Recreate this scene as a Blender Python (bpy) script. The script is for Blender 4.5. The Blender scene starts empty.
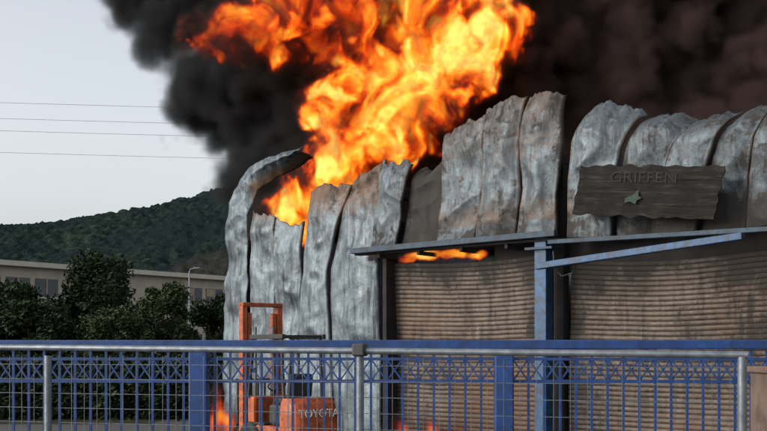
import bpy, bmesh, math, random
from mathutils import Vector, Matrix, noise
random.seed(7)
S=bpy.context.scene
C=S.collection

# ---------------------------------------------------------------- helpers
def new_mat(name):
    m=bpy.data.materials.new(name); m.use_nodes=True
    nt=m.node_tree; nt.nodes.clear()
    out=nt.nodes.new('ShaderNodeOutputMaterial')
    return m,nt,out
def N(nt,t,**kw):
    n=nt.nodes.new(t)
    for k,v in kw.items(): setattr(n,k,v)
    return n
def inp(nt,sock,v):
    if isinstance(v,bpy.types.NodeSocket): nt.links.new(v,sock)
    else:
        sock.default_value=v
def math_(nt,op,a,b=None,c=None,clamp=False):
    n=N(nt,'ShaderNodeMath',operation=op); n.use_clamp=clamp
    inp(nt,n.inputs[0],a)
    if b is not None: inp(nt,n.inputs[1],b)
    if c is not None: inp(nt,n.inputs[2],c)
    return n.outputs[0]
def noise_(nt,vec,scale,detail=4,rough=.55,dist=0):
    n=N(nt,'ShaderNodeTexNoise'); inp(nt,n.inputs['Vector'],vec)
    n.inputs['Scale'].default_value=scale; n.inputs['Detail'].default_value=detail
    n.inputs['Roughness'].default_value=rough; n.inputs['Distortion'].default_value=dist
    return n
def ramp_(nt,fac,stops,interp='LINEAR'):
    n=N(nt,'ShaderNodeValToRGB'); e=n.color_ramp.elements; n.color_ramp.interpolation=interp
    while len(e)<len(stops): e.new(.5)
    for i,(p,c) in enumerate(stops):
        e[i].position=p; e[i].color=(c[0],c[1],c[2],1)
    inp(nt,n.inputs[0],fac); return n.outputs[0]
def mix_(nt,fac,a,b,mode='MIX'):
    n=N(nt,'ShaderNodeMix',data_type='RGBA',blend_type=mode)
    inp(nt,n.inputs[0],fac)
    inp(nt,n.inputs[6],a if not isinstance(a,tuple) else (*a,1)); inp(nt,n.inputs[7],b if not isinstance(b,tuple) else (*b,1))
    return n.outputs[2]
def scalev(nt,vec,s):
    n=N(nt,'ShaderNodeMapping'); inp(nt,n.inputs[0],vec); n.inputs['Scale'].default_value=s
    return n.outputs[0]
def bsdf(nt,out,col,rough=.6,metal=0,bump=None,bstr=.3,bdist=.02,spec=.5):
    b=N(nt,'ShaderNodeBsdfPrincipled')
    inp(nt,b.inputs['Base Color'],col if not isinstance(col,tuple) else (*col,1))
    inp(nt,b.inputs['Roughness'],rough); inp(nt,b.inputs['Metallic'],metal); b.inputs['Specular IOR Level'].default_value=spec
    if bump is not None:
        k=N(nt,'ShaderNodeBump'); k.inputs['Strength'].default_value=bstr; k.inputs['Distance'].default_value=bdist
        inp(nt,k.inputs['Height'],bump); nt.links.new(k.outputs[0],b.inputs['Normal'])
    nt.links.new(b.outputs[0],out.inputs[0]); return b
def simple(name,col,rough=.6,metal=0,var=.35,scale=6,bstr=.15,dirt=None):
    m,nt,out=new_mat(name)
    tc=N(nt,'ShaderNodeTexCoord'); n=noise_(nt,tc.outputs['Object'],scale,5)
    dark=tuple(c*(1-var) for c in col); lite=tuple(min(1,c*(1+var)) for c in col)
    c=ramp_(nt,n.outputs[0],[(.3,dark),(.7,lite)])
    if dirt:
        n2=noise_(nt,tc.outputs['Object'],scale*2.3,6,.65)
        f=math_(nt,'MULTIPLY',math_(nt,'SUBTRACT',n2.outputs[0],.47,clamp=True),5,clamp=True)
        c=mix_(nt,f,c,dirt)
    bsdf(nt,out,c,rough,metal,n.outputs[0],bstr); return m

def mesh_obj(name,verts,faces,mat,parent=None,smooth=False,loc=None):
    me=bpy.data.meshes.new(name); me.from_pydata(verts,[],faces); me.update()
    o=bpy.data.objects.new(name,me); C.objects.link(o)
    if mat: me.materials.append(mat)
    if smooth: me.polygons.foreach_set('use_smooth',[True]*len(me.polygons))
    if parent: o.parent=parent
    if loc: o.location=loc
    return o
def empty(name,loc=(0,0,0),rz=0):
    e=bpy.data.objects.new(name,None); C.objects.link(e); e.location=loc; e.rotation_euler=(0,0,rz)
    e.empty_display_size=.2
    return e
def box(name,lo,hi,mat,parent=None,bevel=0,rot=None,seg=2):
    c=[(a+b)/2 for a,b in zip(lo,hi)]; h=[abs(b-a)/2 for a,b in zip(lo,hi)]
    v=[(x*h[0],y*h[1],z*h[2]) for x in(-1,1) for y in(-1,1) for z in(-1,1)]
    f=[(0,1,3,2),(4,6,7,5),(0,4,5,1),(2,3,7,6),(0,2,6,4),(1,5,7,3)]
    o=mesh_obj(name,v,f,mat,parent,loc=c)
    if rot: o.rotation_euler=rot
    if bevel:
        m=o.modifiers.new('b','BEVEL'); m.width=bevel; m.segments=seg
    return o
def tube(name,pts,r,mat,parent=None,cyc=False,res=3):
    cu=bpy.data.curves.new(name,'CURVE'); cu.dimensions='3D'; cu.bevel_depth=r; cu.bevel_resolution=res; cu.use_fill_caps=True
    if pts and not isinstance(pts[0],list): pts=[pts]
    for pl in pts:
        sp=cu.splines.new('POLY'); sp.points.add(len(pl)-1)
        for i,p in enumerate(pl): sp.points[i].co=(*p,1)
        sp.use_cyclic_u=cyc
    o=bpy.data.objects.new(name,cu); C.objects.link(o); cu.materials.append(mat)
    if parent:o.parent=parent
    return o
def bars(name,segs,mat,parent):
    V=[];F=[]
    for p0,p1,w in segs:
        p0=Vector(p0);p1=Vector(p1);d=(p1-p0).normalized()
        a=Vector((0,1,0)) if abs(d.y)<.9 else Vector((1,0,0))
        s=d.cross(a).normalized()*w/2; t=d.cross(s).normalized()*w/2
        b=len(V)
        for p in(p0,p1):
            V+= [p+s+t,p-s+t,p-s-t,p+s-t]
        F+=[(b,b+1,b+5,b+4),(b+1,b+2,b+6,b+5),(b+2,b+3,b+7,b+6),(b+3,b,b+4,b+7),(b+3,b+2,b+1,b),(b+4,b+5,b+6,b+7)]
    return mesh_obj(name,[tuple(v) for v in V],F,mat,parent)

# ---------------------------------------------------------------- camera
cam=bpy.data.cameras.new('camera'); co=bpy.data.objects.new('camera',cam); C.objects.link(co)
co.location=(0,0,1.9); co.rotation_euler=(math.radians(90),0,0)
cam.lens=49.5; cam.sensor_width=36; cam.shift_y=.175; cam.clip_end=6000; cam.clip_start=.1
S.camera=co
S.view_settings.view_transform='Standard'; S.view_settings.look='None'; S.view_settings.exposure=0

# ---------------------------------------------------------------- world & sun
sv=Vector((-.85,-.35,.42)).normalized()
el=math.asin(sv.z); az=math.atan2(sv.x,sv.y)
W=bpy.data.worlds.new('World'); S.world=W; W.use_nodes=True; nt=W.node_tree
bg=nt.nodes['Background']; sky=nt.nodes.new('ShaderNodeTexSky'); sky.sky_type='NISHITA'; sky.sun_disc=False
sky.sun_elevation=el; sky.sun_rotation=az; sky.air_density=1.0; sky.dust_density=3.5; sky.ozone_density=1.0
hs=nt.nodes.new('ShaderNodeHueSaturation'); hs.inputs['Saturation'].default_value=.3; hs.inputs['Value'].default_value=1.75
nt.links.new(sky.outputs[0],hs.inputs['Color']); nt.links.new(hs.outputs[0],bg.inputs[0]); bg.inputs[1].default_value=.145
sl=bpy.data.lights.new('sun','SUN'); sl.energy=.5; sl.angle=math.radians(14); sl.color=(1,.95,.88)
so=bpy.data.objects.new('sun',sl); C.objects.link(so); so.rotation_euler=sv.to_track_quat('Z','Y').to_euler(); so.location=(-20,-10,20)

# ---------------------------------------------------------------- materials
def metal_mat(name,base=(.105,.13,.147),warm=(.12,.068,.038),white=(.3,.33,.34),sb=.555):
    m,nt,out=new_mat(name)
    tc=N(nt,'ShaderNodeTexCoord'); o=tc.outputs['Object']
    at=N(nt,'ShaderNodeAttribute',attribute_name='soot').outputs['Fac']
    ru=N(nt,'ShaderNodeAttribute',attribute_name='rust').outputs['Fac']
    n1=noise_(nt,o,1.6,7,.68,.8).outputs[0]
    st=noise_(nt,scalev(nt,o,(5,5,.5)),1.6,6,.65,.3).outputs[0]
    n3=noise_(nt,o,7,7,.72,.8).outputs[0]
    n4=noise_(nt,o,40,4,.7).outputs[0]
    c=mix_(nt,ramp_(nt,n1,[(.35,(0,0,0)),(.65,(1,1,1))]),tuple(x*.6 for x in base),tuple(min(1,x*1.35) for x in base))
    wf=math_(nt,'MULTIPLY',ramp_(nt,st,[(.48,(0,0,0)),(.66,(1,1,1))]),ramp_(nt,n3,[(.42,(0,0,0)),(.56,(1,1,1))]))
    c=mix_(nt,math_(nt,'MULTIPLY',wf,.7),c,white)
    c=mix_(nt,ramp_(nt,st,[(.34,(.9,.9,.9)),(.45,(0,0,0))]),c,(.03,.031,.032))
    rf=math_(nt,'MULTIPLY',math_(nt,'SUBTRACT',math_(nt,'ADD',math_(nt,'MULTIPLY',n3,.6),math_(nt,'MULTIPLY',ru,1.0)),.52,clamp=True),4,clamp=True)
    c=mix_(nt,rf,c,mix_(nt,n4,tuple(x*.4 for x in warm),tuple(x*1.5 for x in warm)))
    mixn=math_(nt,'ADD',math_(nt,'MULTIPLY',n1,.5),math_(nt,'ADD',math_(nt,'MULTIPLY',n3,.2),math_(nt,'MULTIPLY',st,.3)))
    mixn=math_(nt,'ADD',math_(nt,'MULTIPLY',math_(nt,'SUBTRACT',mixn,.5),2.3),.5)
    sf=math_(nt,'MULTIPLY',math_(nt,'SUBTRACT',math_(nt,'ADD',mixn,math_(nt,'MULTIPLY',at,1.0)),sb,clamp=True),4.5,clamp=True)
    c=mix_(nt,math_(nt,'MULTIPLY',sf,.94),c,mix_(nt,n4,(.007,.0065,.006),(.036,.028,.022)))
    sp=math_(nt,'MULTIPLY',math_(nt,'SUBTRACT',n4,.62,clamp=True),6,clamp=True)
    c=mix_(nt,math_(nt,'MULTIPLY',sp,.7),c,(.06,.05,.04))
    bp=math_(nt,'ADD',math_(nt,'MULTIPLY',n3,.6),math_(nt,'MULTIPLY',n4,.15))
    met=math_(nt,'MULTIPLY',math_(nt,'SUBTRACT',1.0,math_(nt,'MAXIMUM',sf,rf),clamp=True),.65)
    bsdf(nt,out,c,math_(nt,'ADD',.3,math_(nt,'MULTIPLY',math_(nt,'MAXIMUM',sf,n3),.5)),met,bp,.6,.03,spec=.35)
    return m
M_panel=metal_mat('scorched_panel')
M_shut=metal_mat('scorched_shutter',(.085,.068,.055),(.1,.053,.029),(.19,.16,.135),.555)
M_black=simple('charred',(.014,.0125,.012),.9,0,.5,3)
M_blue=simple('blue_steel',(.014,.06,.14),.5,.1,.4,5,dirt=(.022,.024,.028))
M_bluedark=simple('blue_steel_sooted',(.012,.036,.062),.6,.1,.5,4,dirt=(.012,.013,.014))
M_fblue=simple('fence_blue_paint',(.01,.045,.17),.5,0,.35,9,dirt=(.015,.035,.1))
M_galv=simple('galvanised',(.15,.17,.19),.45,.5,.3,14)
M_wire=simple('fence_wire',(.08,.095,.115),.55,.3,.3,14)
M_orange=simple('orange_paint',(.36,.07,.015),.5,0,.3,5,dirt=(.08,.026,.014))
M_dkgrey=simple('dark_grey_paint',(.015,.016,.018),.5,0,.3,6)
M_rub=simple('rubber',(.02,.02,.02),.85)
M_white=simple('white_letters',(.6,.58,.54),.6)
M_concrete=simple('concrete',(.3,.29,.27),.9,0,.25,3)
M_standin=simple('standin_render',(.13,.085,.065),.9,0,.3,3,dirt=(.07,.05,.04))

# ---------------------------------------------------------------- ground
m,nt,out=new_mat('asphalt'); tc=N(nt,'ShaderNodeTexCoord')
n1=noise_(nt,tc.outputs['Object'],.15,6,.6).outputs[0]; n2=noise_(nt,tc.outputs['Object'],40,3,.7).outputs[0]
c=ramp_(nt,n1,[(.3,(.03,.03,.03)),(.7,(.065,.062,.058))]); c=mix_(nt,.35,c,ramp_(nt,n2,[(.3,(.02,.02,.02)),(.7,(.1,.1,.095))]))
bsdf(nt,out,c,.85,0,n2,.3,.01)
G=2500
mesh_obj('ground',[(-G,-G,0),(G,-G,0),(G,G,0),(-G,G,0)],[(0,1,2,3)],m)
m,nt,out=new_mat('dry_grass'); tc=N(nt,'ShaderNodeTexCoord'); n1=noise_(nt,tc.outputs['Object'],.4,8,.7).outputs[0]
bsdf(nt,out,ramp_(nt,n1,[(.3,(.015,.022,.01)),(.7,(.045,.045,.024))]),.95,0,n1,.8,.1,spec=.1)
mesh_obj('grass_verge',[(-80,27,.004),(-6,27,.004),(-6,60,.004),(-80,60,.004)],[(0,1,2,3)],m)

# ---------------------------------------------------------------- hill
def interp(tab,x):
    if x<=tab[0][0]: return tab[0][1]
    for (a,b),(c,d) in zip(tab,tab[1:]):
        if x<=c:
            t=(x-a)/(c-a); t=t*t*(3-2*t)*.5+t*.5
            return b+(d-b)*t
    return tab[-1][1]
ridge=[(-700,20),(-450,60),(-255,83),(-215,86),(-188,91),(-155,96),(-128,103),(-102,109),(-60,116),(40,110),(200,80),(420,30)]
V=[];F=[];nx=380;ny=170
for j in range(ny):
    y=400+j*2.2
    for i in range(nx):
        x=-420+i*1.7
        t=min(1,max(0,(y-400)/300)); t2=t*t*(3-2*t)*.55+t*.45
        yy=max(0,(y-700)/120)
        z=interp(ridge,x*700/max(y,1) if y<700 else x)*t2*(1-.25*yy*yy)
        z+= (noise.noise(Vector((x*.012,y*.012,3)))*10+noise.noise(Vector((x*.03,y*.03,9)))*5)*t*(1-t)*2.5
        d=noise.voronoi(Vector((x*.17,y*.17,0)))[0][0]
        z+= 6*(.6-d)*(.7+.6*noise.noise(Vector((x*.02,y*.02,5))))+noise.noise(Vector((x*.4,y*.4,1)))*2.2
        V.append((x,y,z))
for j in range(ny-1):
    for i in range(nx-1):
        a=j*nx+i; F.append((a,a+1,a+nx+1,a+nx))
m,nt,out=new_mat('forest_hill'); tc=N(nt,'ShaderNodeTexCoord'); o=tc.outputs['Object']
n1=noise_(nt,o,.014,5,.65).outputs[0]; n2=noise_(nt,o,.2,6,.8).outputs[0]
c=ramp_(nt,n2,[(.42,(.004,.008,.006)),(.5,(.014,.027,.017)),(.6,(.05,.068,.038))])
c=mix_(nt,ramp_(nt,n1,[(.42,(0,0,0)),(.58,(.75,.75,.75))]),c,(.006,.014,.012))
sx=N(nt,'ShaderNodeSeparateXYZ'); nt.links.new(o,sx.inputs[0])
dx=math_(nt,'DIVIDE',math_(nt,'ADD',sx.outputs[0],84),26); dz=math_(nt,'DIVIDE',math_(nt,'SUBTRACT',sx.outputs[2],42),13)
rr=math_(nt,'ADD',math_(nt,'MULTIPLY',dx,dx),math_(nt,'MULTIPLY',dz,dz))
bare=math_(nt,'MULTIPLY',math_(nt,'SUBTRACT',math_(nt,'SUBTRACT',1.45,rr),n2,clamp=True),2.2,clamp=True)
c=mix_(nt,math_(nt,'MULTIPLY',bare,.6),c,(.06,.048,.036))
c=mix_(nt,.16,c,(.07,.1,.12))  # blue-grey distance haze mixed into the forest's base colour
bsdf(nt,out,c,1,0,n2,1,4,spec=0)
mesh_obj('forested_hill',V,F,m,smooth=True)

# ---------------------------------------------------------------- low building
M_cream=simple('cream_render',(.36,.32,.25),.85,0,.12,1.2)
M_cream2=simple('eaves_render',(.45,.42,.35),.85,0,.1,1.2)
M_glass=simple('window_glass',(.03,.04,.05),.15,0,.5,.6)
M_frame=simple('window_frame',(.3,.22,.15),.6)
ang=math.atan2(89-73,-13.8+26.6)
lb=empty('office_building',(-26.6,73,0),ang)
box('walls',(-24,0,0),(46,14,7.75),M_cream,lb)
box('roof_slab',(-24.5,-.6,7.75),(46.5,14.5,8.1),M_cream2,lb)
box('plinth_band',(-24,-.05,4.0),(46,-.003,4.25),M_cream2,lb)
x=-22.5;k=0
while x<44:
    if not(5.5<x<14.5 or 20<x<30):
        for (z0,z1) in((5.7,7.0),(1.4,3.2)):
            box('window_%d'%k,(x,-.02,z0),(x+1.9,.1,z1),M_glass,lb)
            box('frame_%d'%k,(x+.9,-.06,z0),(x+1.0,-.022,z1),M_frame,lb)
            box('sill_%d'%k,(x-.1,-.14,z0-.12),(x+2.0,-.004,z0),M_cream2,lb)
            if random.random()<.5: box('blind_%d'%k,(x+.05,-.05,(z0+z1)/2),(x+.88,-.023,z1-.04),M_frame,lb)
            k+=1
    x+=2.3

# ---------------------------------------------------------------- trees
def leaf_mat(name,a,b,c_):
    m,nt,out=new_mat(name); g=N(nt,'ShaderNodeNewGeometry'); tc=N(nt,'ShaderNodeTexCoord')
    n=noise_(nt,tc.outputs['Object'],1.3,3).outputs[0]
    f=math_(nt,'ADD',math_(nt,'MULTIPLY',g.outputs['Random Per Island'],.5),math_(nt,'MULTIPLY',n,.5))
    bsdf(nt,out,ramp_(nt,f,[(.25,a),(.5,b),(.8,c_)]),.85,spec=.15); return m
M_leaf=leaf_mat('leaves',(.006,.012,.006),(.014,.026,.01),(.04,.058,.022))
M_leaf2=leaf_mat('leaves_olive',(.018,.026,.01),(.034,.048,.02),(.07,.085,.036))
M_bark=simple('bark',(.06,.045,.035),.95,0,.4,8)
def tree(name,x,y,h,rx,zb,n,lm,seed,leaf=.1):
    rnd=random.Random(seed); e=empty(name,(x,y,0))
    def limb(p0,p1,r0,r1,V,F):
        p0=Vector(p0);p1=Vector(p1);d=(p1-p0);pts=[p0+d*t+Vector((rnd.uniform(-.06,.06),rnd.uniform(-.06,.06),0))*(1 if 0<t<1 else 0) for t in(0,.33,.66,1)]
        dn=d.normalized(); a=dn.orthogonal().normalized(); b2=dn.cross(a); base=len(V)
        for i,p in enumerate(pts):
            r=r0+(r1-r0)*i/3
            for k in range(7):
                w=k/7*2*math.pi; V.append(tuple(p+a*math.cos(w)*r+b2*math.sin(w)*r))
        for i in range(3):
            for k in range(7):
                F.append((base+i*7+k,base+i*7+(k+1)%7,base+(i+1)*7+(k+1)%7,base+(i+1)*7+k))
    V=[];F=[]; th=max(zb+.5,h*.4)
    limb((0,0,0),(.1,0,th),.16,.1,V,F)
    cl=[]
    for i in range(44):
        w=rnd.uniform(0,2*math.pi); q=rnd.random()**.5; zz=rnd.uniform(0,1)
        prof=math.sin(math.pi*min(1,max(.08,zz*.72+.2)))**.6
        c=Vector((math.cos(w)*q*rx*.9*prof,math.sin(w)*q*rx*.8*prof,zb+(h-zb)*(.08+.84*zz)))
        cl.append((c,rnd.uniform(.15,.34)*rx))
        if i%2==0: limb((.1,0,th*rnd.uniform(.6,1)),c,.055,.015,V,F)
    mesh_obj('trunk_and_limbs',V,F,M_bark,e,True)
    V=[];F=[]
    for i in range(n):
        c,r=rnd.choice(cl)
        d=Vector((rnd.gauss(0,1),rnd.gauss(0,1),rnd.gauss(0,1))).normalized()
        p=c+d*r*(rnd.uniform(.3,1.2)); p.z=max(p.z,.15)
        s=leaf*rnd.uniform(.5,1.2)
        a=Vector((rnd.gauss(0,1),rnd.gauss(0,1),rnd.gauss(0,1))).normalized(); b2=a.orthogonal().normalized()
        bb=len(V); V+=[tuple(p-a*s),tuple(p+b2*s*.45),tuple(p+a*s),tuple(p-b2*s*.45)]; F.append((bb,bb+1,bb+2,bb+3))
    mesh_obj('foliage',V,F,lm,e)
tree('broadleaf_tree',-10.9,40,5.3,2.1,1.0,30000,M_leaf,1)
tree('broadleaf_tree',-8.0,38,4.35,1.4,.7,17000,M_leaf2,2,.085)
tree('broadleaf_tree',-13.9,39,4.2,1.9,.6,22000,M_leaf,3)
tree('broadleaf_tree',-12.2,37,3.6,1.5,.4,16000,M_leaf,4)
tree('broadleaf_tree',-9.3,36.5,3.3,1.5,.3,16000,M_leaf2,5,.085)
tree('broadleaf_tree',-6.5,41,4.0,1.3,.5,13000,M_leaf,6)
V=[];F=[];rnd=random.Random(9)
for i in range(50000):
    x=rnd.uniform(-24,-4.5); p=Vector((x,29.5+rnd.gauss(0,.5),abs(rnd.gauss(.7,.5)))); p.z=min(p.z,1.75+.35*noise.noise(Vector((x,0,0)))); s=.09*rnd.uniform(.5,1.2)
    a=Vector((rnd.gauss(0,1),rnd.gauss(0,1),rnd.gauss(0,1))).normalized(); b2=a.orthogonal().normalized()
    bb=len(V); V+=[tuple(p-a*s),tuple(p+b2*s*.5),tuple(p+a*s),tuple(p-b2*s*.5)]; F.append((bb,bb+1,bb+2,bb+3))
mesh_obj('hedge',V,F,M_leaf)

# street lamp
sl_=empty('street_lamp',(-9.2,50,0))
tube('pole',[(0,0,0),(0,0,5.6)],.04,M_galv,sl_)
tube('arm',[(0,0,5.6),(.05,0,5.72),(.3,0,5.76)],.03,M_galv,sl_)
box('lamp_head',(.2,-.08,5.72),(.5,.08,5.81),M_galv,sl_,.03)

# power lines with their poles
pl=empty('power_line',(0,60,0))
M_cable=simple('cable',(.2,.21,.22),.6)
for i,za in enumerate((15.9,15.05,14.4,13.2)):
    pts=[]
    for k in range(33):
        t=k/32; x=-42+84*t; z=za-.02*(x+22)-.35*math.sin(math.pi*t)+.3
        pts.append((x,i*.25,z))
    tube('wire_%d'%i,pts,.011,M_cable,pl,res=1)
for x,zt in((-42,16.9),(42,15.2)):
    tube('utility_pole_%d'%(x>0),[(x,.3,0),(x,.3,zt)],.16,M_bark,pl)
    for k in range(4): box('crossarm_%d'%k,(x-.08,-.3,12.9+k*.9-(1.7 if x>0 else 0)),(x+.08,1.3,13.0+k*.9-(1.7 if x>0 else 0)),M_bark,pl)

# ---------------------------------------------------------------- warehouse (local x along the front, -y outward)
wh=empty('burning_warehouse',(-3.65,24.3,0),math.atan2(-.641,.7676))
def seam(pts,t):
    z0=pts[0][1];z1=pts[-1][1]; z=z0+(z1-z0)*t
    for (a,b),(c,d) in zip(pts,pts[1:]):
        if z<=d+1e-6: 
            q=(z-b)/(d-b) if d>b else 0; return a+(c-a)*q,z
    return pts[-1]
def soot_f(u,z):
    s=.0
    if z>3.7:
        s+=.26*max(0,1-(z-3.9)/.6) if u>4.4 else 0
        s+=.45*math.exp(-((u-5.7)/.45)**2)*(.3+.7*min(1,max(0,(z-4.3)/1.0)))
        s+=.22*math.exp(-((u-9.0)/.22)**2)
        s+=.14*math.exp(-((u-7.7)/.3)**2)*max(0,min(1,(5.6-z)))
        s+=.05 if u>9.6 else .01
        s+=.1*max(0,min(1,(u-10.2)/2))
        s+=.12*max(0,min(1,(z-5.5)/.7)) if 6<u<9 else 0
        s+=.08*max(0,min(1,(z-5.2)/.5)) if u>9 else 0
    if u<4.7: s+=.14*max(0,(z-4.7)/.7)+.14*max(0,1-abs(u-4.6)/.25)-.1+.12*max(0,1-abs(u-1.62)/.12)+.12*max(0,1-abs(u-2.44)/.12)+.12*max(0,1-abs(u-3.4)/.15)
    return s
def rust_f(u,z):
    r=.08
    if z>4.2: r+=.13
    if 5.8<u<9.2: r+=.14*max(0,(z-4.8)/1.5)+.16*max(0,1-abs(z-4.3)/.5)
    if u<4.7: r+=.3*max(0,(z-4.6)/.7)
    return r
def set_attr(me,name,vals):
    a=me.attributes.new(name,'FLOAT','POINT'); a.data.foreach_set('value',vals)
def crease(u,z,seed):
    a=abs(noise.noise(Vector((u*1.0+z*.8,z*.9-u*.7,seed*.7))))
    b=abs(noise.noise(Vector((u*1.9-z*.9,z*1.9+u*.6,seed*1.7+4))))
    c=abs(noise.noise(Vector((u*4.2,z*3.1+u,seed*2.7+8))))
    return .15*(.3-a)+.09*(.3-b)+.035*(.3-c)
def panel(name,sl,sr,bulge=.05,wob=.08,curl=0,lean=0,base=0,top=None,nu=26,nz=110,seed=0,rib=.018,foot=0,extra_soot=0,torn=.09):
    V=[];F=[];so_=[];ru=[]
    for j in range(nz+1):
        t=j/nz; L=seam(sl,t); R=seam(sr,t)
        for i in range(nu+1):
            s=i/nu; u=L[0]+(R[0]-L[0])*s; z=L[1]+(R[1]-L[1])*s
            if top: z+= top(s)*t**3
            z+= torn*t**6*(noise.noise(Vector((u*5,seed,0)))+.6*noise.noise(Vector((u*15,seed,3))))
            w=math.sin(math.pi*s)
            off=base+bulge*w*(.5+.9*noise.noise(Vector((seed,t*2.2,1.3))))
            off+=wob*1.1*noise.noise(Vector((u*.5,z*.6,seed*3.1)))*min(1,t*3 if foot else 1)
            off+=crease(u,z,seed)*(.45+.55*w)*(1.0 if not foot else min(1,.3+t))
            off+=lean*t*t
            if t>.75: off-=curl*((t-.75)/.25)**2
            if i in(0,nu): off-=.03
            if i in(1,nu-1): off+=rib
            zz=z-(curl*.12*((t-.75)/.25)**3 if t>.75 else 0)
            V.append((u,-off,zz)); so_.append(soot_f(u,z)+extra_soot+.2*(i in(0,nu))); ru.append(rust_f(u,z)+.1*(i in (0,1,nu-1,nu)))
    for j in range(nz):
        for i in range(nu):
            a=j*(nu+1)+i; F.append((a,a+1,a+nu+2,a+nu+1))
    o=mesh_obj(name,V,F,M_panel,wh,True); set_attr(o.data,'soot',so_); set_attr(o.data,'rust',ru)
    sd=o.modifiers.new('s','SOLIDIFY'); sd.thickness=.004
    return o
Sb=[(.82,0),(.86,2.5),(.9,5.0)]
Sc=[(1.62,0),(1.6,2),(1.7,3.6),(1.62,4.85)]
Sd=[(2.42,0),(2.4,2.2),(2.5,3.4),(2.45,4.7)]
Se=[(3.4,0),(3.35,2.2),(3.3,3.6),(3.62,4.7),(3.92,5.45)]
Sf=[(4.72,0),(4.66,3),(4.62,5.0),(4.78,5.75)]
Sd2=[(2.46,0),(2.44,2.2),(2.54,3.4),(2.64,5.25)]
panel('wall_panel_1',Sb,Sc,.04,.1,.06,seed=2,foot=1)
panel('wall_panel_2',Sc,Sd,.05,.12,.1,seed=3,foot=1,top=lambda s:-.12*math.sin(s*3))
panel('wall_panel_3',Sd2,Se,.07,.12,.1,seed=4,foot=1,base=.03,top=lambda s:.1*math.sin(s*5))
panel('wall_panel_4',Se,Sf,.08,.12,.1,seed=5,foot=1,lean=.05)
V=[];F=[];so_=[];ru=[]
path=[(-.05,0),(0,2.4),(.06,4.0),(.13,4.95),(.3,5.52),(.68,5.93),(1.2,6.1),(1.85,6.2),(2.5,6.27)]
inner=[(.84,0),(.84,2.4),(.84,4.0),(.86,4.6),(.88,5.0),(1.0,5.38),(1.32,5.66),(1.85,5.84),(2.4,6.1)]
def pl_int(P,t):
    f=t*(len(P)-1); i=min(int(f),len(P)-2); q=f-i
    p0=P[max(i-1,0)];p1=P[i];p2=P[i+1];p3=P[min(i+2,len(P)-1)]
    return tuple(.5*((2*p1[k])+(-p0[k]+p2[k])*q+(2*p0[k]-5*p1[k]+4*p2[k]-p3[k])*q*q+(-p0[k]+3*p1[k]-3*p2[k]+p3[k])*q**3) for k in(0,1))
nz=130;nu=20
for j in range(nz+1):
    t=j/nz; a=pl_int(path,t); b=pl_int(inner,t)
    for i in range(nu+1):
        s=i/nu; u=a[0]+(b[0]-a[0])*s; z=a[1]+(b[1]-a[1])*s
        off=.05*math.sin(math.pi*s)+.1*noise.noise(Vector((u*.7,z*.8,5)))+crease(u,z,6)
        k=max(0,(t-.5)/.5); off+= -.7*k*max(0,s-.45)+.15*k*(s<.45)*s
        V.append((u,-off,z+.05*noise.noise(Vector((u*5,s*2,9)))*k)); so_.append(-.1+.2*max(0,(s-.6)/.4)*(t>.5)+.05*max(0,(t-.7)/.3)); ru.append(.06+.6*max(0,(s-.4)/.6)*max(0,min(1,(t-.5)/.15)))
for j in range(nz):
    for i in range(nu):
        q=j*(nu+1)+i; F.append((q,q+1,q+nu+2,q+nu+1))
o=mesh_obj('curled_corner_sheet',V,F,M_panel,wh,True); set_attr(o.data,'soot',so_); set_attr(o.data,'rust',ru)
o.modifiers.new('s','SOLIDIFY').thickness=.006

zb=3.92
fs=[ [(4.47,zb),(4.5,4.4),(4.74,5.65)],
     [(5.1,zb),(5.25,4.6),(5.47,5.6)],
     [(6.1,zb),(6.22,4.8),(6.25,5.98)],
     [(7.05,zb),(7.2,4.7),(7.25,5.5),(7.28,6.34)],
     [(7.98,zb),(8.12,4.8),(8.06,5.6),(8.16,6.48)],
     [(8.86,zb),(8.82,4.6),(8.98,5.5),(8.9,6.42)] ]
tops=[lambda s:.05*math.sin(3*s),lambda s:-.25*math.sin(math.pi*s),lambda s:.03*math.sin(6*s),lambda s:.06*math.sin(3*s),lambda s:.08*math.sin(3.1*s)]
bulg=[.08,.04,.1,.12,.12]; bs=[.05,-.12,.06,.1,.14]
for i in range(5):
    panel('fascia_panel_%d'%i,fs[i],fs[i+1],bulg[i],.09,[.15,.4,.12,.1,.18][i],base=bs[i],top=tops[i],seed=10+i,extra_soot=[0,.18,.02,0,0][i])
fr=[ [(9.0,3.85),(9.04,4.6),(9.14,5.5),(9.5,6.25)],
     [(9.9,3.8),(9.95,4.7),(10.1,5.3),(10.4,5.95)],
     [(10.6,3.8),(10.7,4.6),(10.95,5.2),(11.3,5.72)],
     [(11.4,3.8),(11.5,4.6),(11.7,5.2),(12.0,5.75)],
     [(12.15,3.8),(12.2,4.6),(12.3,5.2),(12.6,5.8)],
     [(13.1,3.8),(13.2,4.6),(13.2,5.2),(13.4,5.7)],
     [(14.1,3.8),(14.2,4.6),(14.1,5.2),(14.2,5.6)],
     [(15.2,3.8),(15.2,4.6),(15.2,5.2),(15.3,5.6)]]
for i in range(7):
    panel('fascia_panel_%d'%(i+5),fr[i],fr[i+1],[.14,.1,.1,.12,.1,.1,.1][i],.12,[.4,.55,.5,.6,.5,.5,.5][i],base=[.16,.0,.08,.04,.12,.1,.1][i],
          top=lambda s,k=i:.1*math.sin(3.1*s)*(1 if k%2 else .5),seed=20+i,extra_soot=[-.07,-.02,.0,.02,.03,.04,.04][i])
box('inner_lintel',(7.2,.35,3.3),(16,.6,4.5),M_black,wh)
box('inner_lintel_stub',(4.7,.45,3.95),(7.2,.6,4.5),M_black,wh)
box('inner_fascia_back',(5.0,.75,4.3),(9.2,.85,5.5),M_black,wh)
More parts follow.
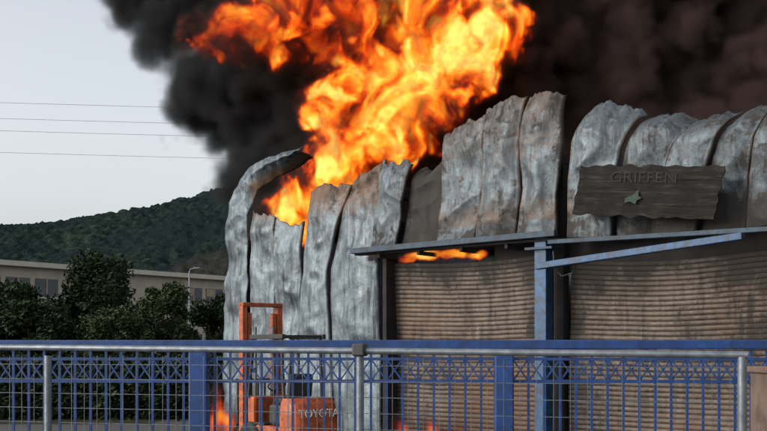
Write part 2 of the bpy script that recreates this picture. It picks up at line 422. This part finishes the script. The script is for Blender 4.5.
box('inner_fascia_back_2',(9.0,1.0,4.3),(16,1.1,5.45),M_black,wh)
box('end_wall_left',(0.15,.3,0),(.35,14,4.6),M_panel,wh)
box('back_wall',(.35,13.8,0),(15.8,14,5.2),M_panel,wh)
box('end_wall_right',(15.8,.2,0),(16,14,5.2),M_panel,wh)
for i,u in enumerate((.5,4.75,8.7,12.9,15.6)):
    box('steel_column_%d'%i,(u-.1,.15,0),(u+.1,.35,5.2 if u>1 else 4.4),M_black,wh,.01)
    if u>4: box('roof_truss_%d'%i,(u-.08,.36,5.0),(u+.08,13.8,5.25),M_black,wh)
def sheet(name,u0,u1,v0,v1,zf,mat,nu=40,nv=40):
    V=[];F=[];so_=[]
    for j in range(nv+1):
        for i in range(nu+1):
            u=u0+(u1-u0)*i/nu; v=v0+(v1-v0)*j/nv
            V.append((u,v,zf(u,v))); so_.append(.5)
    for j in range(nv):
        for i in range(nu):
            q=j*(nu+1)+i; F.append((q,q+1,q+nu+2,q+nu+1))
    o=mesh_obj(name,V,F,mat,wh,True); set_attr(o.data,'soot',so_); set_attr(o.data,'rust',[.2]*len(so_))
    o.modifiers.new('s','SOLIDIFY').thickness=.01; return o
sheet('roof_sheeting',6.2,15.9,1.2,14,lambda u,v:5.35+.25*noise.noise(Vector((u*.6,v*.4,2)))-.3*math.exp(-((u-8)/2)**2)+.03*math.sin(u*14),M_panel,120,30)

def shutter(name,u0,u1,z0,z1,sag,seed,vdepth):
    V=[];F=[];so_=[];ru=[];pitch=.088; ns=int((z1-z0)/pitch); nz=ns*6; nu=70
    for j in range(nz+1):
        t=j/nz
        prof=[-.004,.008,.012,.013,.011,.006][j%6]
        for i in range(nu+1):
            s=i/nu; u=u0+(u1-u0)*s
            z=z0+(z1-z0)*t - sag*math.sin(math.pi*s)*t**1.5 + .03*noise.noise(Vector((u*.7,t*1.6,seed)))*t
            off=prof+.1*noise.noise(Vector((u*.45,z*.45,seed)))+.06*abs(noise.noise(Vector((u*1.2+z*.5,z*.9,seed+4))))
            V.append((u,vdepth-off,z))
            g=.35*max(0,(t-.8)/.2)+.25*max(0,(abs(s-.5)-.34)/.16)+.3*noise.noise(Vector((u*.5,z*.6,seed+9)))+.14*noise.noise(Vector((u*2,z*.7,seed+2)))-.04
            if u>8.5: g+=.05+.2*max(0,min(1,(u-10.6)/2.6))
            so_.append(.0+g); ru.append(.18+.3*noise.noise(Vector((u*.7,z*.5,seed)))+.2*(1-t))
    for j in range(nz):
        for i in range(nu):
            q=j*(nu+1)+i; F.append((q,q+1,q+nu+2,q+nu+1))
    o=mesh_obj(name,V,F,M_shut,wh,False); set_attr(o.data,'soot',so_); set_attr(o.data,'rust',ru)
    o.modifiers.new('s','SOLIDIFY').thickness=.004
shutter('roller_shutter',4.9,8.45,0.05,3.64,.07,31,.25)
shutter('roller_shutter_wide',8.9,13.3,0.05,3.5,.1,37,.25)
box('door_jamb_1',(4.78,-.06,0),(4.88,.3,3.9),M_black,wh,.01)
box('door_jamb_2',(13.3,-.06,0),(13.45,.3,3.8),M_black,wh,.01)
box('right_wall',(13.46,.0,0),(15.8,.18,3.79),M_panel,wh)
box('blue_column',(8.5,-.34,0),(8.74,-.1,3.86),M_blue,wh,.012)
box('column_cap',(8.35,-.42,3.66),(8.9,-.06,3.70),M_bluedark,wh)
box('canopy_beam',(4.3,-.5,3.84),(9.0,-.38,3.95),M_bluedark,wh,.01,rot=(0,math.radians(-.4),0))
box('canopy_lip',(4.3,-.376,3.80),(9.0,-.2,3.84),M_black,wh,.005)
box('canopy_beam_right',(8.75,-.72,3.42),(12.35,-.58,3.53),M_blue,wh,.01,rot=(0,math.radians(-4.5),math.radians(1)))
box('canopy_beam_right_upper',(8.8,-.4,3.7),(14,-.28,3.78),M_bluedark,wh,.01,rot=(0,math.radians(.8),0))
for i,u in enumerate((4.9,5.9,6.9,7.9)): box('bracket_%d'%i,(u,-.374,3.72),(u+.06,.2,3.795),M_black,wh)
tube('hanging_cable',[(8.95,-.45,3.6),(9.0,-.5,3.3),(9.15,-.5,3.16),(9.35,-.5,3.2),(9.45,-.48,3.4),(9.6,-.45,3.42),(10.1,-.45,3.45)],.012,M_dkgrey,wh)
m,nt,out=new_mat('charred_signboard'); tc=N(nt,'ShaderNodeTexCoord'); o_=tc.outputs['Object']
n1=noise_(nt,scalev(nt,o_,(.6,1,7)),2,7,.75,.8).outputs[0]; n2=noise_(nt,o_,3,6,.6).outputs[0]; n5=noise_(nt,scalev(nt,o_,(1.5,1,20)),3,5,.7,.3).outputs[0]
c=ramp_(nt,n1,[(.38,(.008,.007,.006)),(.56,(.028,.024,.02)),(.7,(.075,.067,.057))]); c=mix_(nt,ramp_(nt,n2,[(.42,(0,0,0)),(.6,(.9,.9,.9))]),c,(.01,.009,.0085))
c=mix_(nt,ramp_(nt,n5,[(.36,(.9,.9,.9)),(.44,(0,0,0))]),c,(.005,.005,.005))
bsdf(nt,out,c,.85,0,n5,.8,.04,spec=.25)
M_sign=m
sg=empty('sign_board',(9.35,-.5,4.2)); sg.parent=wh; sg.rotation_euler=(math.radians(4),math.radians(6.5),0)
nu,nz=80,24;V=[];F=[]
def bdy(u,z,j): return -.04*noise.noise(Vector((u*2,z*3,1)))-.04*math.sin(u*1.2)-.012*(int(j/6)%2)
for j in range(nz+1):
    for i in range(nu+1):
        u=i/nu*2.5; z=j/nz*.82
        V.append((u+.12*j/nz+.03*noise.noise(Vector((z*9,i>nu/2,2)))*(i in(0,nu)),bdy(u,z,j),z+.05*noise.noise(Vector((u*5,j*.3,4)))*(j in(0,nz))))
for j in range(nz):
    for i in range(nu):
        q=j*(nu+1)+i; F.append((q,q+1,q+nu+2,q+nu+1))
bd=mesh_obj('board',V,F,M_sign,sg); bd.modifiers.new('s','SOLIDIFY').thickness=.03
M_faint=simple('burnt_lettering',(.017,.0155,.014),.9,0,.8,5,dirt=(.009,.0085,.008))
M_leafg=simple('sign_green',(.008,.03,.013),.7,0,.5,8,dirt=(.008,.01,.008))
def text(name,body,size,loc,mat,parent,rot=(math.radians(90),0,0),ext=.004):
    cu=bpy.data.curves.new(name,'FONT'); cu.body=body; cu.size=size; cu.extrude=ext; cu.materials.append(mat)
    o=bpy.data.objects.new(name,cu); C.objects.link(o); o.parent=parent; o.location=loc; o.rotation_euler=rot; return o
text('lettering','GRIFFEN',.24,(.7,-.064,.55),M_faint,sg,rot=(math.radians(90),0,0),ext=.0005).scale=(1.3,1,1)
mesh_obj('leaf_mark',[(1.0,-.086,.22),(1.02,-.086,.3),(1.12,-.086,.33),(1.24,-.086,.44),(1.24,-.086,.34),(1.3,-.086,.3),(1.22,-.086,.26),(1.2,-.086,.2),(1.1,-.086,.24)],[tuple(range(8,-1,-1))],M_leafg,sg)

# ---------------------------------------------------------------- forklift (local +x forward)
fwd=Vector((-.6,.8)); fk=empty('forklift',(-1.62,18.0,0),math.atan2(fwd.y,fwd.x))
def lathe_wheel(name,x,y,r,w,side):
    V=[];F=[];n=28
    prof=[(.0,w*.3),(r*.5,w*.3),(r*.55,w*.5),(r*.9,w*.5),(r,w*.38),(r,-w*.38),(r*.9,-w*.5),(r*.55,-w*.5),(r*.5,-w*.3),(.0,-w*.3)]
    for k in range(n):
        a=k/n*2*math.pi
        for (q,h) in prof: V.append((q*math.cos(a),h,q*math.sin(a)))
    m_=len(prof)
    for k in range(n):
        for i in range(m_-1):
            F.append((k*m_+i,k*m_+i+1,((k+1)%n)*m_+i+1,((k+1)%n)*m_+i))
    mesh_obj(name,V,F,M_rub,fk,True,(x,y,r)) 
    mesh_obj(name+'_hub',[(r*.5*math.cos(a*math.pi/6),side*(w*.32),r*.5*math.sin(a*math.pi/6)) for a in range(12)],[tuple(range(12))],M_orange,fk,False,(x,y,r))
for s in(-1,1):
    lathe_wheel('front_wheel_%d'%s,.55,s*.4,.33,.2,s); lathe_wheel('rear_wheel_%d'%s,-.62,s*.38,.25,.16,s)
V=[];F=[]
for z,sx_,sy in((.25,.36,.44),(.4,.44,.48),(.85,.44,.48),(1.02,.38,.46),(1.1,.28,.42)):
    for k in range(16):
        a=math.pi*.5+math.pi*k/15; ca=math.cos(a); sa=math.sin(a)
        V.append((-.5+sx_*(-(abs(ca)**.5)),sy*(abs(sa)**.45)*(1 if sa>0 else -1),z))
for j in range(4):
    for k in range(15):
        a=j*16+k; F.append((a,a+1,a+17,a+16))
F.append(tuple(range(64,80))); F.append(tuple(range(15,-1,-1)))
for j in range(4): F.append((j*16+15,j*16,(j+1)*16,(j+1)*16+15))
mesh_obj('counterweight',V,F,M_orange,fk,False)
box('chassis',(-.5,-.42,.28),(.75,.42,.62),M_orange,fk,.03)
box('engine_hood',(-.52,-.33,.625),(.12,.33,.98),M_dkgrey,fk,.05)
box('front_cowl',(.5,-.4,.625),(.72,.4,1.1),M_orange,fk,.04)
box('floor_plate',(.13,-.41,.625),(.49,.41,.66),M_dkgrey,fk,.01)
box('seat',(-.38,-.24,.985),(.1,.24,1.09),M_rub,fk,.04); box('seat_back',(-.42,-.23,1.1),(-.3,.23,1.5),M_rub,fk,.04,rot=(0,math.radians(-8),0))
tube('steering_column',[(.55,0,1.08),(.38,0,1.28)],.025,M_dkgrey,fk)
ring=[(.38-.1*math.sin(a*math.pi/10)*.6,.17*math.cos(a*math.pi/10),1.29+.1*math.sin(a*math.pi/10)) for a in range(20)]
tube('steering_wheel',ring,.014,M_dkgrey,fk,True)
for s in(-1,1):
    tube('guard_front_post_%d'%s,[(.66,s*.4,1.08),(.5,s*.4,2.08)],.03,M_dkgrey,fk)
    tube('guard_rear_post_%d'%s,[(-.48,s*.38,1.0),(-.42,s*.38,1.6),(-.4,s*.38,2.08)],.03,M_dkgrey,fk)
    box('guard_side_%d'%s,(-.5,s*.4-.035,2.08),(.58,s*.4+.035,2.16),M_dkgrey,fk,.01)
    box('mast_outer_%d'%s,(.86,s*.36-.05,.1),(1.0,s*.36+.05,2.7),M_orange,fk,.012)
    box('mast_inner_%d'%s,(.88,s*.25-.04,.15),(.98,s*.25+.04,2.55),M_orange,fk,.01)
    box('fork_%d'%s,(1.12,s*.22-.06,.06),(2.15,s*.22+.06,.1),M_dkgrey,fk,.01)
    box('fork_shank_%d'%s,(1.08,s*.22-.06,.1),(1.118,s*.22+.06,.6),M_dkgrey,fk,.01)
    tube('lift_cylinder_%d'%s,[(.82,s*.18,.3),(.82,s*.18,2.3)],.03,M_galv,fk)
for k in range(6): box('guard_bar_%d'%k,(-.46+k*.19,-.36,2.10),(-.40+k*.19,.36,2.145),M_dkgrey,fk)
box('mast_top_bar',(.85,-.41,2.66),(1.01,.41,2.73),M_orange,fk,.012)
box('mast_mid_bar',(.84,-.31,1.95),(.96,.31,2.03),M_orange,fk,.01)
box('mast_low_bar',(.84,-.31,.5),(.96,.31,.62),M_dkgrey,fk,.01)
box('carriage_top',(1.02,-.45,.52),(1.07,.45,.6),M_dkgrey,fk,.01); box('carriage_low',(1.02,-.45,.2),(1.07,.45,.28),M_dkgrey,fk,.01)
for k in range(7): box('load_backrest_%d'%k,(1.03,-.43+k*.136,.6),(1.06,-.40+k*.136,1.35),M_dkgrey,fk)
box('load_backrest_top',(1.03,-.45,1.35),(1.06,.45,1.39),M_dkgrey,fk)
text('rear_lettering','TOYOTA',.19,(-.955,.4,.8),M_white,fk,rot=(math.radians(90),0,math.radians(-90)))

# ---------------------------------------------------------------- fences
bf=empty('blue_railing_fence',(-1.415,8.1,0),math.radians(-1.5))
segs=[]
L0,L1=-6,9
box('top_rail',(L0,-.035,1.905),(L1,.035,1.975),M_fblue,bf,.008)
segs+=[((L0,0,1.83),(L1,0,1.83),.022),((L0,0,1.66),(L1,0,1.66),.025),((L0,0,.55),(L1,0,.55),.03)]
x=L0
while x<L1:
    segs.append(((x,0,.45),(x,0,1.9),.018))
    segs.append(((x,.004,1.66),(x+.12,.004,1.83),.011)); segs.append(((x+.12,-.004,1.66),(x,-.004,1.83),.011))
    x+=.12
bars('bars',segs,M_fblue,bf)
for i,px_ in enumerate((-4.66,-2.33,0,2.33,4.66,7.0)):
    box('post_%d'%i,(px_-.07,-.07,.4),(px_+.07,.07,1.9),M_fblue,bf,.01)
box('footing_wall',(L0,-.15,0),(L1,.15,.45),M_concrete,bf,.01)
Y2=6.6
gf=empty('galvanised_mesh_fence',(-.0223*Y2,Y2,0),math.atan2(-.101,.3281))
sp_=.3433*Y2
tube('top_pipe',[(-3*sp_,0,1.94),(-sp_,0,1.915),(0,0,1.893),(sp_,0,1.872),(sp_+.03,0,1.87)],.022,M_galv,gf)
for i in(-3,-2,-1,0,1):
    tube('post_%d'%(i+3),[(i*sp_,-.0,0),(i*sp_,-.0,1.86 if i else 1.93)],.026,M_galv,gf)
segs=[];x=-3*sp_
while x<sp_:
    segs.append(((x,.03,.15),(x,.03,1.86),.003)); x+=.1
z=.2
while z<1.86:
    segs.append(((-3*sp_,.034,z),(sp_,.034,z),.0035)); z+=.1
bars('wire_mesh',segs,M_wire,gf)
box('clamp',(-.04,-.045,1.86),(.04,.045,1.94),M_dkgrey,gf,.01)
gp=empty('edge_standin',(2.45,6.35,0))  # rough pillar-shaped stand-in for an unidentified object at the right edge
box('shaft',(-.185,-.17,0),(.185,.17,1.76),M_standin,gp,.012)
box('cap',(-.2,-.19,1.76),(.2,.19,1.8),M_standin,gp,.01)

# ---------------------------------------------------------------- volumes
def vol(name,mn,mx,vox,ells,mat,warp,warps,gain,vor,fine,bias=0,stretch=(1,1,1),smin=.25,parent=None,heat=None):
    ng=bpy.data.node_groups.new(name,'GeometryNodeTree')
    ng.interface.new_socket('Geometry',in_out='INPUT',socket_type='NodeSocketGeometry')
    ng.interface.new_socket('Geometry',in_out='OUTPUT',socket_type='NodeSocketGeometry')
    go=ng.nodes.new('NodeGroupOutput'); P=ng.nodes.new('GeometryNodeInputPosition').outputs[0]
    def vm(op,a,b):
        n=ng.nodes.new('ShaderNodeVectorMath'); n.operation=op
        inp(ng,n.inputs[0],a)
        if b is not None:
            if op=='SCALE': n.inputs['Scale'].default_value=b
            else: inp(ng,n.inputs[1],b)
        return n.outputs['Value'] if op=='LENGTH' else n.outputs[0]
    PS=vm('MULTIPLY',P,stretch)
    w=noise_(ng,PS,warps,2,.5).outputs['Color']; w=vm('SCALE',vm('SUBTRACT',w,(.5,.5,.5)),warp)
    w2=noise_(ng,PS,warps*3,2,.5).outputs['Color']; w2=vm('SCALE',vm('SUBTRACT',w2,(.5,.5,.5)),warp*.35)
    Q=vm('ADD',vm('ADD',P,w),w2)
    d=None
    for (cx,cy,cz,rx,ry,rz) in ells:
        q=vm('LENGTH',vm('MULTIPLY',vm('SUBTRACT',Q,(cx,cy,cz)),(1/rx,1/ry,1/rz)),None)
        d=q if d is None else math_(ng,'SMOOTH_MIN',d,q,smin)
    f=math_(ng,'MULTIPLY',math_(ng,'SUBTRACT',1+bias,d),gain)
    QS=vm('MULTIPLY',vm('ADD',P,w2),stretch)
    for sc,am in vor:
        v=ng.nodes.new('ShaderNodeTexVoronoi'); inp(ng,v.inputs['Vector'],QS); v.inputs['Scale'].default_value=sc
        f=math_(ng,'ADD',f,math_(ng,'MULTIPLY',math_(ng,'SUBTRACT',.45,v.outputs['Distance']),am))
    for sc,am in fine:
        n=noise_(ng,QS,sc,3,.6).outputs[0]
        f=math_(ng,'ADD',f,math_(ng,'MULTIPLY',math_(ng,'SUBTRACT',n,.5),am))
    f=math_(ng,'MULTIPLY',f,1.0,clamp=True)
    if heat:   # the grid stores gas temperature
        n=noise_(ng,vm('MULTIPLY',vm('ADD',P,w),(1.15,1,.9)),heat['sc'],6,.6,heat['dist']).outputs[0]
        v=ng.nodes.new('ShaderNodeTexVoronoi'); inp(ng,v.inputs['Vector'],Q); v.inputs['Scale'].default_value=1.3
        T=math_(ng,'ADD',math_(ng,'MULTIPLY',math_(ng,'SUBTRACT',n,.5),heat['amp']),.5+heat['hot'])
        T=math_(ng,'ADD',T,math_(ng,'MULTIPLY',math_(ng,'SUBTRACT',.4,v.outputs['Distance']),.22))
        if heat.get('core'):
            sx=ng.nodes.new('ShaderNodeSeparateXYZ'); ng.links.new(P,sx.inputs[0])
            ax=math_(ng,'ABSOLUTE',math_(ng,'SUBTRACT',sx.outputs[2],math_(ng,'ADD',math_(ng,'MULTIPLY',sx.outputs[0],.95),7.35)))
            T=math_(ng,'SUBTRACT',T,math_(ng,'MULTIPLY',math_(ng,'MINIMUM',ax,3.4),.115))
        T=math_(ng,'MAXIMUM',T,.12)
        f=math_(ng,'MULTIPLY',f,T)
    vc=ng.nodes.new('GeometryNodeVolumeCube'); ng.links.new(f,vc.inputs['Density'])
    vc.inputs['Min'].default_value=mn; vc.inputs['Max'].default_value=mx
    for k,a in enumerate('XYZ'): vc.inputs['Resolution '+a].default_value=max(2,int((mx[k]-mn[k])/vox))
    sm=ng.nodes.new('GeometryNodeSetMaterial'); sm.inputs['Material'].default_value=mat
    ng.links.new(vc.outputs[0],sm.inputs[0]); ng.links.new(sm.outputs[0],go.inputs[0])
    o=mesh_obj(name,[(0,0,0)],[],mat,parent); md=o.modifiers.new('volume','NODES'); md.node_group=ng
    return o
m,nt,out=new_mat('black_smoke'); g=N(nt,'ShaderNodeNewGeometry')
sx=N(nt,'ShaderNodeSeparateXYZ'); nt.links.new(g.outputs['Position'],sx.inputs[0])
fx=math_(nt,'DIVIDE',math_(nt,'SUBTRACT',sx.outputs[0],0.5),4,clamp=True)
col=mix_(nt,fx,(.06,.062,.065),(.13,.088,.082))
pv=N(nt,'ShaderNodeVolumePrincipled'); inp(nt,pv.inputs['Color'],col); pv.inputs['Density'].default_value=8
nt.links.new(pv.outputs[0],out.inputs['Volume']); M_smoke=m
m.cycles.volume_step_rate=2.5
smoke=[(-1.9,28,6.3,2.6,2.2,2.5),(-2.3,28.5,9.0,3.8,2.6,2.2),(-3.0,28.5,11.5,4.3,2.8,2.4),(2.5,29,9,4,3.5,3.6),(2,29,12.5,5,4,3.5),
 (7,29,9,4.5,3.5,4),(7,29,12.5,5,4,3.5),(11.5,28,8.5,4.5,4,4),(12,28,12.5,5,4,4),(3,27.5,6,4,2,2.5),(9,26.5,6,4.5,2.2,2.5)]
vol('smoke_plume',(-9,23.5,4.5),(16.5,31.0,14.0),.125,smoke,M_smoke,1.9,.35,2.6,[(.7,1.5),(1.7,.9)],[(3.2,.9)])
def fire_mat(name,sig,k=2.3):
    m,nt,out=new_mat(name); at=N(nt,'ShaderNodeAttribute',attribute_name='density').outputs['Fac']
    col=ramp_(nt,at,[(.05,(.3,.015,.001)),(.3,(.5,.022,.001)),(.43,(1,.06,.002)),(.55,(1,.17,.006)),(.68,(1,.42,.025)),(.84,(1,.75,.16))])
    stg=ramp_(nt,at,[(.1,(.0,)*3),(.3,(.03,)*3),(.42,(.22,)*3),(.56,(.58,)*3),(.8,(1,)*3)])
    pv=N(nt,'ShaderNodeVolumePrincipled'); pv.inputs['Color'].default_value=(.06,.05,.045,1)
    pv.inputs['Density'].default_value=sig*2
    inp(nt,pv.inputs['Emission Strength'],math_(nt,'MULTIPLY',stg,sig*k)); inp(nt,pv.inputs['Emission Color'],col)
    nt.links.new(pv.outputs[0],out.inputs['Volume']); m.cycles.volume_step_rate=1.5; return m
M_fire=fire_mat('flames',5.0,3.4); M_fire2=fire_mat('low_flames',3.0,2.6)
fire=[(-2.6,25,5.3,.7,.6,.7),(-2.0,25,5.3,.8,.7,.8),(-1.4,25,6.0,.85,.7,.8),(-.8,25,6.5,1.05,.8,.95),(0,25,7.2,1.25,.8,1.1),(.87,25,8.05,1.35,.8,1.15),(1.8,25,8.9,1.35,.8,1.1),(2.6,25,9.6,1,.7,.9),
 (1.1,25,9.8,1.2,.8,1.1),(-.1,25,8.8,1.3,.8,1.1),
 (-1.3,24.9,9.5,1.6,.9,1.1),(-2.6,24.8,9.5,1.3,.9,.9),(-3.6,24.8,9.3,1.15,.9,.9),(-2,24.9,10.4,1.6,.9,.9),(.6,25.2,10.5,1.6,.9,1),(-1.0,25.1,7.9,.9,.7,.9),(2.4,25.2,10.4,1,.7,.8)]
vol('fire',(-5.3,23.4,4.3),(4.3,26.3,11.4),.045,fire,M_fire,1.7,.55,2.8,[(1.2,1.3),(2.6,.7)],[(4.5,1.6)],bias=.08,stretch=(1,1,.85),heat=dict(sc=.95,dist=1.0,amp=3.1,hot=.23,core=True))
H2=dict(sc=1.8,dist=.5,amp=1.4,hot=.1)
vol('ground_fire',(-4.6,23,0.02),(-3,24.3,2.2),.06,[(-3.75,23.6,.5,.25,.25,1.0),(-3.6,23.7,.2,.4,.3,.5)],M_fire2,.5,1.2,1.5,[],[(3,1.5)],stretch=(1,1,.6),heat=H2)
vol('doorway_fire',(4.9,-.35,0.02),(7.8,.1,1.5),.06,[(5.3,-.12,.2,.3,.18,.6),(6.0,-.12,.2,.35,.18,.7),(6.7,-.12,.15,.35,.18,.5)],M_fire2,.4,1.2,1.5,[],[(3,1.6)],stretch=(1,1,.6),parent=wh,heat=H2)
vol('lintel_fire',(4.95,.0,3.4),(7.6,.42,4.15),.035,[(5.2,.2,3.74,.35,.22,.15),(5.7,.2,3.75,.4,.22,.16),(6.3,.2,3.72,.45,.22,.13),(6.9,.2,3.70,.35,.2,.1)],M_fire2,.3,1.2,2.5,[],[(4,2.4)],parent=wh,heat=dict(sc=1.8,dist=.5,amp=2.0,hot=.2))
print('done')
